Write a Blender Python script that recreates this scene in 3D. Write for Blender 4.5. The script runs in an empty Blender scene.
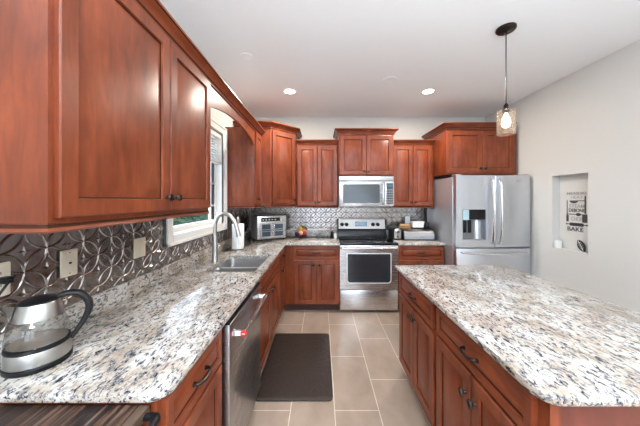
import bpy, bmesh, math, random
from mathutils import Vector, Matrix
from mathutils.geometry import tessellate_polygon
random.seed(7)
PI = math.pi
scene = bpy.context.scene
COL = scene.collection

# ------------------------------------------------------------------ camera
cam_d = bpy.data.cameras.new('camera')
cam = bpy.data.objects.new('camera', cam_d)
COL.objects.link(cam)
cam.location = (0, 0, 1.48)
cam.rotation_euler = (PI/2, 0, 0)
cam_d.sensor_width = 36
cam_d.lens = 252*36/640
cam_d.shift_x = -1/640
cam_d.shift_y = -13/640
cam_d.clip_start = 0.02
scene.camera = cam

# ------------------------------------------------------------------ world, light, exposure
world = bpy.data.worlds.new('world'); scene.world = world
world.use_nodes = True
wn = world.node_tree.nodes; wl = world.node_tree.links
wn['Background'].inputs[0].default_value = (0.80, 0.93, 1.10, 1)
wn['Background'].inputs[1].default_value = 2.5
ADDED_PANEL_W = 100.0      # added, unseen frosted ceiling light behind the viewer, watts
ADDED_BOWL_W = 46.0        # each added, unseen bowl pendant behind the viewer, throwing light at the ceiling
CAN_W = 13.0         # each recessed can, watts
vs = scene.view_settings
vs.view_transform = 'Standard'; vs.look = 'None'; vs.gamma = 1; vs.use_curve_mapping = False
vs.exposure = .92

def area_light(name, loc, rot, sx, sy, watts, color=(1, 1, 1), shape='RECTANGLE', parent=None, spread=PI):
    d = bpy.data.lights.new(name, 'AREA'); d.shape = shape; d.size = sx; d.size_y = sy
    d.energy = watts; d.color = color; d.spread = spread
    o = bpy.data.objects.new(name, d); COL.objects.link(o)
    o.location = loc; o.rotation_euler = rot; o.parent = parent
    return o
for nm, loc, rot, sx, sy in (('patio_portal', (0.0, -4.0, 1.24), (PI/2, 0, 0), 5.2, 2.42), ('window_portal', (-1.25, 2.355, 1.72), (0, -PI/2, 0), 1.0, .97)):
    po = area_light(nm, loc, rot, sx, sy, 1); po.data.cycles.is_portal = True

# ------------------------------------------------------------------ materials
def mat(name, color=(.8, .8, .8), rough=.5, metal=0, coat=0, coat_rough=.1, spec=.5, trans=0, emit=None, estr=0, ior=1.45, alpha=1):
    m = bpy.data.materials.new(name); m.use_nodes = True
    b = m.node_tree.nodes['Principled BSDF']
    b.inputs['Base Color'].default_value = (*color, 1)
    b.inputs['Roughness'].default_value = rough
    b.inputs['Metallic'].default_value = metal
    b.inputs['Coat Weight'].default_value = coat
    b.inputs['Coat Roughness'].default_value = coat_rough
    b.inputs['Specular IOR Level'].default_value = spec
    b.inputs['Transmission Weight'].default_value = trans
    b.inputs['IOR'].default_value = ior
    b.inputs['Alpha'].default_value = alpha
    if emit:
        b.inputs['Emission Color'].default_value = (*emit, 1)
        b.inputs['Emission Strength'].default_value = estr
    return m

class NT:
    def __init__(s, m):
        s.t = m.node_tree; s.n = s.t.nodes; s.l = s.t.links; s.b = s.n['Principled BSDF']
    def new(s, typ, **kw):
        n = s.n.new(typ)
        for k, v in kw.items():
            if k.startswith('i_'): n.inputs[k[2:].replace('_', ' ')].default_value = v
            else: setattr(n, k, v)
        return n
    def link(s, a, b): s.l.new(a, b)
    def math(s, op, a, b=None, c=None, clamp=False):
        n = s.n.new('ShaderNodeMath'); n.operation = op; n.use_clamp = clamp
        for i, v in enumerate((a, b, c)):
            if v is None: continue
            if isinstance(v, (int, float)): n.inputs[i].default_value = v
            else: s.l.new(v, n.inputs[i])
        return n.outputs[0]
    def coord(s, kind='Position', scale=(1, 1, 1), rot=(0, 0, 0), loc=(0, 0, 0)):
        if kind == 'Position': o = s.n.new('ShaderNodeNewGeometry').outputs['Position']
        else: o = s.n.new('ShaderNodeTexCoord').outputs[kind]
        mp = s.n.new('ShaderNodeMapping'); mp.inputs['Scale'].default_value = scale
        mp.inputs['Rotation'].default_value = rot; mp.inputs['Location'].default_value = loc
        s.l.new(o, mp.inputs['Vector']); return mp.outputs[0]
    def noise(s, vec, scale, detail=3, rough=.55, dist=0):
        n = s.n.new('ShaderNodeTexNoise'); n.inputs['Scale'].default_value = scale
        n.inputs['Detail'].default_value = detail; n.inputs['Roughness'].default_value = rough
        n.inputs['Distortion'].default_value = dist
        s.l.new(vec, n.inputs['Vector']); return n.outputs[0]
    def ramp(s, fac, stops, interp='LINEAR'):
        r = s.n.new('ShaderNodeValToRGB'); cr = r.color_ramp; cr.interpolation = interp
        while len(cr.elements) < len(stops): cr.elements.new(.5)
        for e, (p, c) in zip(cr.elements, stops):
            e.position = p; e.color = (*c, 1) if len(c) == 3 else c
        s.l.new(fac, r.inputs[0]); return r.outputs[0]
    def mix(s, fac, a, b, mode='MIX'):
        n = s.n.new('ShaderNodeMix'); n.data_type = 'RGBA'; n.blend_type = mode
        for sock, v in ((n.inputs[0], fac), (n.inputs[6], a), (n.inputs[7], b)):
            if isinstance(v, (int, float)): sock.default_value = v
            elif isinstance(v, tuple): sock.default_value = (*v, 1)
            else: s.l.new(v, sock)
        return n.outputs[2]
    def bump(s, h, strength=.3, dist=.01):
        n = s.n.new('ShaderNodeBump'); n.inputs['Strength'].default_value = strength
        n.inputs['Distance'].default_value = dist
        s.l.new(h, n.inputs['Height']); s.l.new(n.outputs[0], s.b.inputs['Normal'])

def wood_mat(name, dark, mid, light, axis='z', rough=.38, coat=.28, scl=1.0):
    m = mat(name, mid, rough, spec=.35, coat=coat, coat_rough=.33)
    t = NT(m)
    sc = {'z': (9, 9, 1.6), 'h': (1.6, 1.6, 9)}[axis]
    sc = tuple(v*scl for v in sc)
    v = t.coord('Object', sc)
    n1 = t.noise(v, 3.0, 6, .6, .6)
    v2 = t.coord('Object', (2.2, 2.2, 1.3)); n2 = t.noise(v2, 2.0, 3, .6)
    f = t.math('ADD', t.math('MULTIPLY', n1, .45), t.math('MULTIPLY', n2, .55))
    c = t.ramp(f, [(.34, dark), (.5, mid), (.66, light)])
    t.link(c, t.b.inputs['Base Color'])
    t.link(t.math('ADD', t.math('MULTIPLY', n1, .12), rough-.06), t.b.inputs['Roughness'])
    return m
M = {}
M['wood'] = wood_mat('cherry_wood', (.110, .020, .006), (.195, .040, .0125), (.28, .066, .022), 'z')
M['wood_h'] = wood_mat('cherry_wood_horizontal', (.110, .020, .006), (.195, .040, .0125), (.28, .066, .022), 'h')
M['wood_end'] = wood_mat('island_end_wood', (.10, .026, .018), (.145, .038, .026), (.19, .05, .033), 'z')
M['glaze'] = mat('dark_glaze', (.05, .015, .007), .7, spec=.2)
M['burner'] = mat('burner_print', (.12, .12, .12), .3)
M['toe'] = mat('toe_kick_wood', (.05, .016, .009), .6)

def granite():
    m = mat('speckled_granite', (.7, .66, .6), .06, spec=.65)
    t = NT(m)
    v = t.coord('Position', (1.0, .42, 1.0), (0, 0, .25))
    n1 = t.noise(v, 88, 4, .62, .7)
    n2 = t.noise(t.coord('Position', (1, .6, 1), (0, 0, .25), (3, 1, 2)), 130, 3, .6, .3)
    n3 = t.noise(t.coord('Position', (1, .7, 1), (0, 0, .4), (7, 3, 1)), 9, 3, .6)
    n4 = t.noise(t.coord('Position', (1, .5, 1), (0, 0, .25), (11, 5, 1)), 50, 4, .65, .5)
    base = t.ramp(n3, [(.36, (.37, .29, .215)), (.5, (.48, .425, .36)), (.64, (.58, .565, .54))])
    base = t.mix(t.ramp(n4, [(.56, (0, 0, 0)), (.64, (1, 1, 1))]), base, (.36, .295, .235))
    g = t.ramp(t.math('ADD', n1, t.math('MULTIPLY', t.math('SUBTRACT', n3, .5), .12)), [(.43, (1, 1, 1)), (.505, (0, 0, 0))])
    c = t.mix(g, base, (.165, .17, .19))
    k = t.ramp(n1, [(.365, (1, 1, 1)), (.415, (0, 0, 0))])
    c = t.mix(k, c, (.022, .022, .026))
    s = t.ramp(n2, [(.33, (1, 1, 1)), (.38, (0, 0, 0))])
    c = t.mix(t.math('MULTIPLY', s, .8), c, (.07, .055, .05))
    w = t.ramp(n2, [(.62, (0, 0, 0)), (.68, (1, 1, 1))])
    c = t.mix(t.math('MULTIPLY', w, .7), c, (.68, .675, .665))
    t.link(c, t.b.inputs['Base Color'])
    return m
M['granite'] = granite()

def steel(name='brushed_steel', col=(.62, .63, .65), rough=.27, axis='h'):
    m = mat(name, col, rough, metal=1)
    t = NT(m)
    v = t.coord('Object', (1.5, 1.5, 160) if axis == 'h' else (160, 160, 1.5))
    n = t.noise(v, 2.0, 3, .6)
    t.link(t.math('ADD', t.math('MULTIPLY', n, .06), rough-.03), t.b.inputs['Roughness'])
    return m
M['steel'] = steel()
M['steel_v'] = steel('brushed_steel_vertical', (.66, .69, .74), .3, 'v')
M['steel_side'] = mat('grey_appliance_side', (.52, .54, .58), .34, metal=.75)
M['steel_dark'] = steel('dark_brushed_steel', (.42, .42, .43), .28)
M['toaster_side'] = mat('satin_grey_metal', (.40, .38, .36), .35, metal=.5)
M['chrome'] = mat('polished_steel', (.75, .75, .76), .14, metal=1)
M['nickel'] = mat('brushed_nickel', (.50, .49, .47), .3, metal=1)
M['sink'] = mat('sink_steel', (.38, .375, .37), .34, metal=1)
M['divider'] = mat('sink_divider_glint_steel', (.75, .75, .74), .38, metal=.8)  # lighter than the bowls: paints the glint along the rounded divider
M['trim_steel'] = mat('light_satin_steel', (.78, .78, .78), .45, metal=.7)
M['bronze'] = mat('oil_rubbed_bronze', (.045, .036, .032), .3, metal=.9)
M['black'] = mat('black_plastic', (.008, .008, .009), .34, spec=.3)
M['guard_steel'] = mat('backguard_satin_steel', (.50, .48, .46), .5, metal=.55)
M['guard_black'] = mat('backguard_black_enamel', (.006, .006, .007), .22, spec=.25)
M['black_soft'] = mat('black_rubber', (.012, .012, .013), .42)
M['black_glass'] = mat('black_glass', (.008, .008, .010), .06, spec=.6)
M['oven_glass'] = mat('smoked_oven_glass', (.03, .03, .034), .08, spec=.7)
M['white'] = mat('white_paint', (.82, .82, .80), .35)
M['white_plastic'] = mat('white_plastic', (.85, .85, .83), .4)
M['almond'] = mat('almond_plastic', (.62, .55, .43), .4)
M['paper'] = mat('paper_towel', (.88, .88, .87), .9)
M['slot'] = mat('dark_slot', (.02, .02, .02), .6)
M['red'] = mat('red_enamel', (.7, .02, .02), .3)
M['wall'] = mat('greige_wall_paint', (.61, .605, .575), .85)
M['wall_white'] = mat('niche_white_paint', (.74, .74, .73), .8)
M['ceiling'] = mat('ceiling_paint', (.89, .91, .92), .9)
M['display'] = mat('blue_display', (.03, .07, .10), .15, emit=(.2, .5, .8), estr=.12)
M['lampglow'] = mat('lamp_glow', (1, .95, .85), .5, emit=(1, .93, .82), estr=9)
M['added_panel_glow'] = mat('added_frosted_glow', (1, 1, 1), .5, emit=(.97, .98, 1), estr=3)
M['bulb'] = mat('bulb_glow', (1, .9, .7), .4, emit=(1, .86, .66), estr=7)
M['painted_highlight'] = mat('white_painted_highlight', (.85, .87, .9), .4)
M['board'] = wood_mat('light_board_wood', (.30, .17, .08), (.45, .28, .14), (.55, .36, .2), 'h', .5, 0)
M['ink'] = mat('charcoal_decal', (.06, .06, .065), .6)
M['ink_light'] = mat('grey_decal', (.32, .32, .33), .6)
M['skin_peach'] = mat('pink_fruit_skin', (.75, .38, .28), .4)
M['skin_plum'] = mat('dark_plum_skin', (.045, .012, .03), .3)
M['skin_yellow'] = mat('yellow_fruit_skin', (.75, .45, .06), .4)
M['skin_orange'] = mat('orange_fruit_skin', (.75, .25, .03), .45)
M['skin_red'] = mat('red_fruit_skin', (.28, .03, .02), .35)
M['green'] = mat('stem_green', (.1, .15, .04), .6)
M['dust_blue'] = mat('pale_blue_reflection_panel', (.35, .45, .48), .25)

def glass(name, color=(1, 1, 1), rough=0.0, ior=1.45, mixt=.9):
    m = bpy.data.materials.new(name); m.use_nodes = True
    t = m.node_tree; n = t.nodes; l = t.links; n.remove(n['Principled BSDF'])
    tr = n.new('ShaderNodeBsdfTransparent'); tr.inputs[0].default_value = (*color, 1)
    gl = n.new('ShaderNodeBsdfGlossy'); gl.inputs['Roughness'].default_value = max(rough, .02)
    fr = n.new('ShaderNodeFresnel')
    ge = n.new('ShaderNodeNewGeometry'); pw = n.new('ShaderNodeMath'); pw.operation = 'MULTIPLY_ADD'
    pw.inputs[1].default_value = 1/ior-ior; pw.inputs[2].default_value = ior     # thin walls: no total reflection on the way out
    l.new(ge.outputs['Backfacing'], pw.inputs[0]); l.new(pw.outputs[0], fr.inputs[0])
    mx = n.new('ShaderNodeMixShader')
    mu = n.new('ShaderNodeMath'); mu.operation = 'MULTIPLY_ADD'; mu.inputs[1].default_value = 1.0; mu.inputs[2].default_value = 1-mixt
    mu.use_clamp = True
    l.new(fr.outputs[0], mu.inputs[0]); l.new(mu.outputs[0], mx.inputs[0])
    l.new(tr.outputs[0], mx.inputs[1]); l.new(gl.outputs[0], mx.inputs[2])
    l.new(mx.outputs[0], n['Material Output'].inputs[0])
    return m
M['pane'] = glass('window_glass', (.97, .99, 1), mixt=1.0)
M['kettle_glass'] = glass('kettle_glass', (.86, .86, .84), ior=1.5, mixt=.94)

def crackle():
    m = mat('mercury_glass', (.9, .85, .78), .15, metal=.0, trans=.92, ior=1.15, spec=.6)
    t = NT(m)
    n = t.noise(t.coord('Object'), 90, 3, .6)
    t.link(t.ramp(n, [(.38, (.72, .62, .52)), (.6, (.97, .93, .88))]), t.b.inputs['Base Color'])
    t.bump(n, .5, .004)
    return m
M['mercury'] = crackle()

def floor_mat():
    m = mat('taupe_floor_tile', (.4, .33, .28), .33, spec=.45)
    t = NT(m)
    g = t.n.new('ShaderNodeNewGeometry').outputs['Position']
    sp = t.n.new('ShaderNodeSeparateXYZ'); t.link(g, sp.inputs[0])
    u = t.math('ADD', sp.outputs[1], -3.302+.612*20); v = t.math('ADD', sp.outputs[0], -.096+.311*20)
    cb = t.n.new('ShaderNodeCombineXYZ'); t.link(u, cb.inputs[0]); t.link(v, cb.inputs[1])
    br = t.n.new('ShaderNodeTexBrick'); br.offset = .5; br.offset_frequency = 2; br.squash = 1
    br.inputs['Scale'].default_value = 1; br.inputs['Brick Width'].default_value = .612
    br.inputs['Row Height'].default_value = .311; br.inputs['Mortar Size'].default_value = .0034
    br.inputs['Mortar Smooth'].default_value = .3; br.inputs['Bias'].default_value = 0
    br.inputs['Color1'].default_value = (.34, .258, .20, 1); br.inputs['Color2'].default_value = (.37, .285, .222, 1)
    br.inputs['Mortar'].default_value = (.66, .58, .49, 1)
    t.link(cb.outputs[0], br.inputs['Vector'])
    n = t.noise(t.coord('Position', (1, .6, 1)), 5, 5, .6, .5)
    sh = t.ramp(n, [(.3, (.84, .84, .84)), (.7, (1.14, 1.13, 1.12))])
    c = t.mix(1.0, br.outputs[0], sh, 'MULTIPLY')
    t.link(c, t.b.inputs['Base Color'])
    t.link(t.math('ADD', t.math('MULTIPLY', br.outputs[1], .4), .3), t.b.inputs['Roughness'])
    t.bump(t.math('SUBTRACT', 1, br.outputs[1]), .4, .002)
    return m
M['floor'] = floor_mat()

def tin_mat():
    m = mat('pressed_tin', (.38, .35, .33), .22, metal=1)
    t = NT(m)
    n = t.noise(t.coord('Position'), 26, 4, .6)
    t.link(t.ramp(n, [(.35, (.29, .26, .245)), (.65, (.40, .375, .36))]), t.b.inputs['Base Color'])
    t.link(t.math('ADD', t.math('MULTIPLY', n, .2), .12), t.b.inputs['Roughness'])
    return m
M['tin'] = tin_mat()

def zebra():
    m = mat('zebra_wood', (.1, .07, .05), .35)
    t = NT(m)
    n = t.noise(t.coord('Position', (30, 1.0, 1)), 1.6, 5, .68, .5)
    t.link(t.ramp(n, [(.33, (.008, .007, .008)), (.48, (.028, .018, .015)), (.55, (.13, .065, .038)), (.66, (.15, .13, .125))]), t.b.inputs['Base Color'])
    return m
M['zebra'] = zebra()
M['zebra_edge'] = wood_mat('table_edge_wood', (.07, .045, .03), (.12, .08, .055), (.17, .12, .085), 'h', .45, 0)

def matmat():
    m = mat('dark_brown_mat', (.028, .018, .014), .5)
    t = NT(m)
    vo = t.n.new('ShaderNodeTexVoronoi'); vo.inputs['Scale'].default_value = 28
    v = t.coord('Position', (1, 1, 1)); t.link(v, vo.inputs['Vector'])
    n = t.noise(v, 24, 4, .6, 1.2)
    t.bump(t.math('ADD', vo.outputs[0], n), .35, .006)
    return m
M['mat'] = matmat()
M['leaf'] = mat('hedge_leaf', (.03, .075, .03), .6)
M['lawn'] = mat('lawn_green', (.12, .25, .05), .9)
M['patio'] = mat('bounce_light_concrete', (.80, .79, .77), .9)

# ------------------------------------------------------------------ mesh builder
class MB:
    def __init__(s): s.v = []; s.f = []; s.mi = {}
    def add(s, vs, fs, mx=None):
        o = len(s.v)
        for p in vs:
            p = Vector(p)
            s.v.append(tuple(mx @ p) if mx else tuple(p))
        s.f += [tuple(i+o for i in f) for f in fs]; return s
    def box(s, x0, x1, y0, y1, z0, z1, b=0, seg=2, mx=None):
        if x0 > x1: x0, x1 = x1, x0
        if y0 > y1: y0, y1 = y1, y0
        if z0 > z1: z0, z1 = z1, z0
        vs = [(x, y, z) for x in (x0, x1) for y in (y0, y1) for z in (z0, z1)]
        fs = [(0, 1, 3, 2), (4, 6, 7, 5), (0, 4, 5, 1), (2, 3, 7, 6), (0, 2, 6, 4), (1, 5, 7, 3)]
        if b <= 0: return s.add(vs, fs, mx)
        b = min(b, (x1-x0)*.49, (y1-y0)*.49, (z1-z0)*.49)
        bm = bmesh.new(); bv = [bm.verts.new(p) for p in vs]
        for f in fs: bm.faces.new([bv[i] for i in f])
        bmesh.ops.bevel(bm, geom=bm.edges[:], offset=b, segments=seg, profile=.5, affect='EDGES')
        bm.verts.index_update()
        s.add([v.co[:] for v in bm.verts], [[v.index for v in f.verts] for f in bm.faces], mx)
        bm.free(); return s
    def loft(s, rings, cap0=True, cap1=True, closed=True, mx=None):
        n = len(rings[0]); vs = [p for r in rings for p in r]; fs = []
        for i in range(len(rings)-1):
            for j in range(n if closed else n-1):
                k = (j+1) % n
                fs.append((i*n+j, i*n+k, (i+1)*n+k, (i+1)*n+j))
        if cap0: fs.append(tuple(range(n))[::-1])
        if cap1: fs.append(tuple((len(rings)-1)*n+j for j in range(n)))
        return s.add(vs, fs, mx)
    def lathe(s, prof, n=24, mx=None, caps=True, sx=1, sy=1):
        rings = [[(r*sx*math.cos(2*PI*j/n), r*sy*math.sin(2*PI*j/n), z) for j in range(n)] for r, z in prof]
        return s.loft(rings, caps, caps, True, mx)
    def cyl(s, p0, p1, r, n=16, r1=None):
        p0 = Vector(p0); p1 = Vector(p1); d = p1-p0
        q = d.to_track_quat('Z', 'Y').to_matrix().to_4x4(); q.translation = p0
        return s.lathe([(r, 0), (r if r1 is None else r1, d.length)], n, q)
    def tube(s, pts, r, n=10, sub=0, flat=1.0, up=None):
        pts = [Vector(p) for p in pts]
        rr = r if isinstance(r, (list, tuple)) else [r]*len(pts)
        if sub:
            P = []; R = []
            for i in range(len(pts)-1):
                p0 = pts[max(i-1, 0)]; p1 = pts[i]; p2 = pts[i+1]; p3 = pts[min(i+2, len(pts)-1)]
                for k in range(sub):
                    u = k/sub
                    P.append(.5*((2*p1)+(-p0+p2)*u+(2*p0-5*p1+4*p2-p3)*u*u+(-p0+3*p1-3*p2+p3)*u**3))
                    R.append(rr[i]*(1-u)+rr[i+1]*u)
            P.append(pts[-1]); R.append(rr[-1]); pts, rr = P, R
        t0 = (pts[1]-pts[0]).normalized()
        a = Vector(up) if up else (Vector((0, 0, 1)) if abs(t0.z) < .9 else Vector((1, 0, 0)))
        nrm = (a-t0*a.dot(t0)).normalized(); rings = []
        for i, p in enumerate(pts):
            t = (pts[min(i+1, len(pts)-1)]-pts[max(i-1, 0)]).normalized()
            nrm = (nrm-t*nrm.dot(t)).normalized(); bn = t.cross(nrm)
            rings.append([tuple(p+rr[i]*(math.cos(2*PI*j/n)*nrm*flat+math.sin(2*PI*j/n)*bn)) for j in range(n)])
        return s.loft(rings)
    def slab(s, outer, holes, z0, z1, r=.004):
        """horizontal slab with eased edges; outer is counter-clockwise"""
        def off(poly, d):
            out = []
            for i, p in enumerate(poly):
                a = Vector(poly[i-1]); b = Vector(p); c = Vector(poly[(i+1) % len(poly)])
                e1 = (b-a).normalized(); e2 = (c-b).normalized()
                n1 = Vector((-e1.y, e1.x)); n2 = Vector((-e2.y, e2.x)); m_ = (n1+n2)
                m_ = m_.normalized() if m_.length > 1e-6 else n1
                out.append(tuple(b+m_*d/max(.3, m_.dot(n1))))
            return out
        prof = [(r, z0), (r*.3, z0+r*.3), (0, z0+r), (0, z1-r), (r*.3, z1-r*.3), (r, z1)]
        s.loft([[(x, y, z) for x, y in off(outer, d)] for d, z in prof], False, False)
        for h in holes: s.loft([[(x, y, z0) for x, y in h], [(x, y, z1) for x, y in h]], False, False)
        for z in (z0, z1):
            loops = [[Vector((x, y, z)) for x, y in off(outer, r)]]+[[Vector((x, y, z)) for x, y in h] for h in holes]
            flat_ = [p for l in loops for p in l]
            tris = tessellate_polygon(loops)
            s.add(flat_, [tuple(t) if z == z1 else tuple(t)[::-1] for t in tris])
        return s
    def sweep(s, path, prof, mx=None):
        """profile (out, z) swept along an open XY path; out is to the right of travel"""
        P = [Vector(p) for p in path]; rings = []
        for i, p in enumerate(P):
            d1 = (P[i]-P[i-1]).normalized() if i else None
            d2 = (P[i+1]-P[i]).normalized() if i < len(P)-1 else None
            n1 = Vector((d1.y, -d1.x)) if d1 else None; n2 = Vector((d2.y, -d2.x)) if d2 else None
            if n1 is None: mdir, k = n2, 1
            elif n2 is None: mdir, k = n1, 1
            else: mdir = (n1+n2).normalized(); k = 1/max(.3, mdir.dot(n1))
            rings.append([(p.x+mdir.x*o*k, p.y+mdir.y*o*k, z) for o, z in prof])
        return s.loft(rings, mx=mx)
    def build(s, name, m, parent=None, smooth=True, angle=35, extra=None):
        me = bpy.data.meshes.new(name); me.from_pydata(s.v, [], s.f)
        for k in s.mi: me.polygons[k].material_index = 1
        me.validate()
        bm = bmesh.new(); bm.from_mesh(me); bmesh.ops.remove_doubles(bm, verts=bm.verts, dist=1e-6)
        bmesh.ops.recalc_face_normals(bm, faces=bm.faces); bm.to_mesh(me); bm.free()
        if extra is not None: me.materials.append(M[m]); me.materials.append(M[extra])
        if smooth:
            me.polygons.foreach_set('use_smooth', [True]*len(me.polygons))
            me.set_sharp_from_angle(angle=math.radians(angle))
        if extra is None: me.materials.append(M[m] if isinstance(m, str) else m)
        o = bpy.data.objects.new(name, me); COL.objects.link(o); o.parent = parent
        return o

def thing(name, label, cat, loc=(0, 0, 0), rz=0, group=None):
    o = bpy.data.objects.new(name, None); COL.objects.link(o); o.empty_display_size = .05
    o.location = loc; o.rotation_euler = (0, 0, rz)
    return tag(o, label, cat, group)
def tag(o, label, cat, group=None):
    o['label'] = label; o['category'] = cat
    if group: o['group'] = group
    return o
def struct(o): o['kind'] = 'structure'; return o
def box1(name, m, parent, *a, **k): return MB().box(*a, **k).build(name, m, parent)
def rrect(x0, x1, y0, y1, r, n=6):
    rs = r if isinstance(r, (list, tuple)) else [r]*4   # bl, br, tr, tl ; CCW
    out = []
    for (cx, cy, a0), q in zip(((x0, y0, PI), (x1, y0, 1.5*PI), (x1, y1, 0), (x0, y1, .5*PI)), rs):
        if q <= 0: out.append((cx, cy)); continue
        ox = cx+(q if cx == x0 else -q); oy = cy+(q if cy == y0 else -q)
        for k in range(n+1):
            a = a0+k/n*PI/2; out.append((ox+q*math.cos(a), oy+q*math.sin(a)))
    return out
def rounded_panel(mb, x0, x1, z0, z1, y0, y1, r, mx=None):
    """rounded rectangle in the XZ plane from depth y0 to y1"""
    p = rrect(x0, x1, z0, z1, r)
    return mb.loft([[(x, y0, z) for x, z in p], [(x, y1, z) for x, z in p]], mx=mx)

# ------------------------------------------------------------------ room shell
XL, XR, YB, ZC = -1.118, 2.57, 3.95, 2.775
YR = -4.0
def ell(z0, z1): return MB().box(-3.0, 3.0, YR-.1, 0, z0, z1).box(XL-.15, 3.0, 0, YB+.15, z0, z1)
struct(ell(-.1, 0).build('floor', 'floor'))
struct(ell(ZC, ZC+.1).build('ceiling', 'ceiling'))
struct(box1('wall_back', 'wall', None, XL-.15, XR+.15, YB, YB+.15, 0, ZC))
WY0, WY1, WZ0, WZ1 = 1.865, 2.845, 1.215, 2.225
w = MB()
w.box(XL-.15, XL, .0, WY0, 0, ZC).box(XL-.15, XL, WY1, YB, 0, ZC).box(XL-.15, XL, WY0, WY1, 0, WZ0).box(XL-.15, XL, WY0, WY1, WZ1, ZC)
struct(w.build('wall_left', 'wall'))
NY0, NY1, NZ0, NZ1, ND = 2.425, 2.80, .957, 1.745, .08
w = MB()
w.box(XR, XR+.15, YR, NY0, 0, ZC).box(XR, XR+.15, NY1, YB, 0, ZC).box(XR, XR+.15, NY0, NY1, 0, NZ0).box(XR, XR+.15, NY0, NY1, NZ1, ZC)
w.box(XR+ND, XR+.15, NY0, NY1, NZ0, NZ1)
struct(w.build('wall_right', 'wall'))
# the room goes on behind the camera; its windows are added for light
w = MB(); w.box(-3.0, XR+.15, YR-.1, YR, 2.45, ZC)
RW3 = ((-2.5, -1.3), (-.9, .5), (.9, 2.2))
w.box(-3.0, -.9, YR-.1, YR, 0, 1.0).box(.5, XR+.15, YR-.1, YR, 0, 1.0)
for x0, x1 in ((-3.0, -2.5), (-1.3, -.9), (.5, .9), (2.2, XR+.15)): w.box(x0, x1, YR-.1, YR, 1.0, 2.45)
struct(w.build('wall_rear', 'wall'))
for i, (x0, x1) in enumerate(RW3):  # unseen rear windows, added to light the room and its reflections
    wb = .02 if i == 1 else 1.0
    f2 = MB().box(x0, x0+.05, YR-.08, YR-.02, wb, 2.45).box(x1-.05, x1, YR-.08, YR-.02, wb, 2.45).box(x0+.05, x1-.05, YR-.08, YR-.02, wb, wb+.05).box(x0+.05, x1-.05, YR-.08, YR-.02, 2.40, 2.45).box(x0+.05, x1-.05, YR-.07, YR-.03, 1.70, 1.75)
    struct(f2.build('window_%d' % (i+2), 'white'))
struct(box1('wall_side', 'wall', None, -3.0, -2.9, YR, 0, 0, ZC))
struct(box1('wall_return', 'wall', None, -3.0, XL-.15, -.12, .0, 0, ZC))
struct(box1('baseboard_right', 'white', None, XR-.014, XR, YR, 3.0, 0, .12, b=.004))

# window on the left wall
win = struct(bpy.data.objects.new('window_1', None)); COL.objects.link(win); win.location = (XL, 2.355, 1.215)
def W(mb, y0, y1, z0, z1, x0, x1, b=.003): return mb.box(x0-XL, x1-XL, y0-2.355, y1-2.355, z0-1.215, z1-1.215, b=b)
c = MB(); cx1 = XL+.024
for a in ((1.79, WY0+.006, 1.143, 2.30), (WY1-.006, 2.92, 1.143, 2.30), (WY0+.006, WY1-.006, 1.143, 1.221), (WY0+.006, WY1-.006, WZ1-.006, 2.30)):
    W(c, *a, XL+.001, cx1, .006)
for a in ((1.79, 1.812, 1.143, 2.30), (2.898, 2.92, 1.143, 2.30), (1.79, 2.92, 1.143, 1.165), (1.79, 2.92, 2.278, 2.30)):
    W(c, *a, XL+.001, cx1+.01, .004)
c.build('casing', 'white', win)
j = MB()
W(j, WY0-.001, WY0+.012, WZ0, WZ1, XL-.149, XL, 0); W(j, WY1-.012, WY1+.001, WZ0, WZ1, XL-.149, XL, 0)
W(j, WY0, WY1, WZ0-.001, WZ0+.012, XL-.149, XL, 0); W(j, WY0, WY1, WZ1-.012, WZ1+.001, XL-.149, XL, 0)
j.build('jamb', 'white', win)
ya, yb = WY0+.012, WY1-.012
s = MB(); X0, X1 = XL-.10, XL-.06
W(s, ya, ya+.045, WZ0+.012, WZ1-.012, X0, X1); W(s, yb-.045, yb, WZ0+.012, WZ1-.012, X0, X1)
W(s, ya+.045, yb-.045, WZ0+.012, WZ0+.052, X0, X1); W(s, ya+.045, yb-.045, WZ1-.052, WZ1-.012, X0, X1)
sash = s.build('sash', 'white', win)
for z in (1.42, 1.66, 1.90):
    g = MB(); W(g, ya+.045, yb-.045, z-.009, z+.009, X0+.008, X1-.008); g.build('muntin', 'white', sash)
p = MB(); W(p, ya+.04, yb-.04, WZ0+.047, WZ1-.047, X0+.018, X0+.022, 0); p.build('pane', 'pane', sash)
bl = thing('window_blind', 'raised white horizontal slat blind in the window over the sink', 'blind', (XL-.025, 2.355, 2.21))
box1('head_rail', 'white_plastic', bl, -.022, .022, -.47, .47, -.045, -.002, b=.003)
s = MB()
for k in range(9):
    zz = -.07-k*.028
    s.box(-.024, .024, -.47, .47, -.0015, .0015, mx=Matrix.Translation((0, 0, zz)) @ Matrix.Rotation(math.radians(38), 4, 'Y'))
s.build('slats', 'white_plastic', bl)
box1('bottom_rail', 'white_plastic', bl, -.022, .022, -.47, .47, -.335, -.310, b=.003)
for y in (-.33, .33): MB().tube([(.0, y, -.04), (0, y, -.31)], .0015, 6).build('cord', 'white_plastic', bl)

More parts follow.
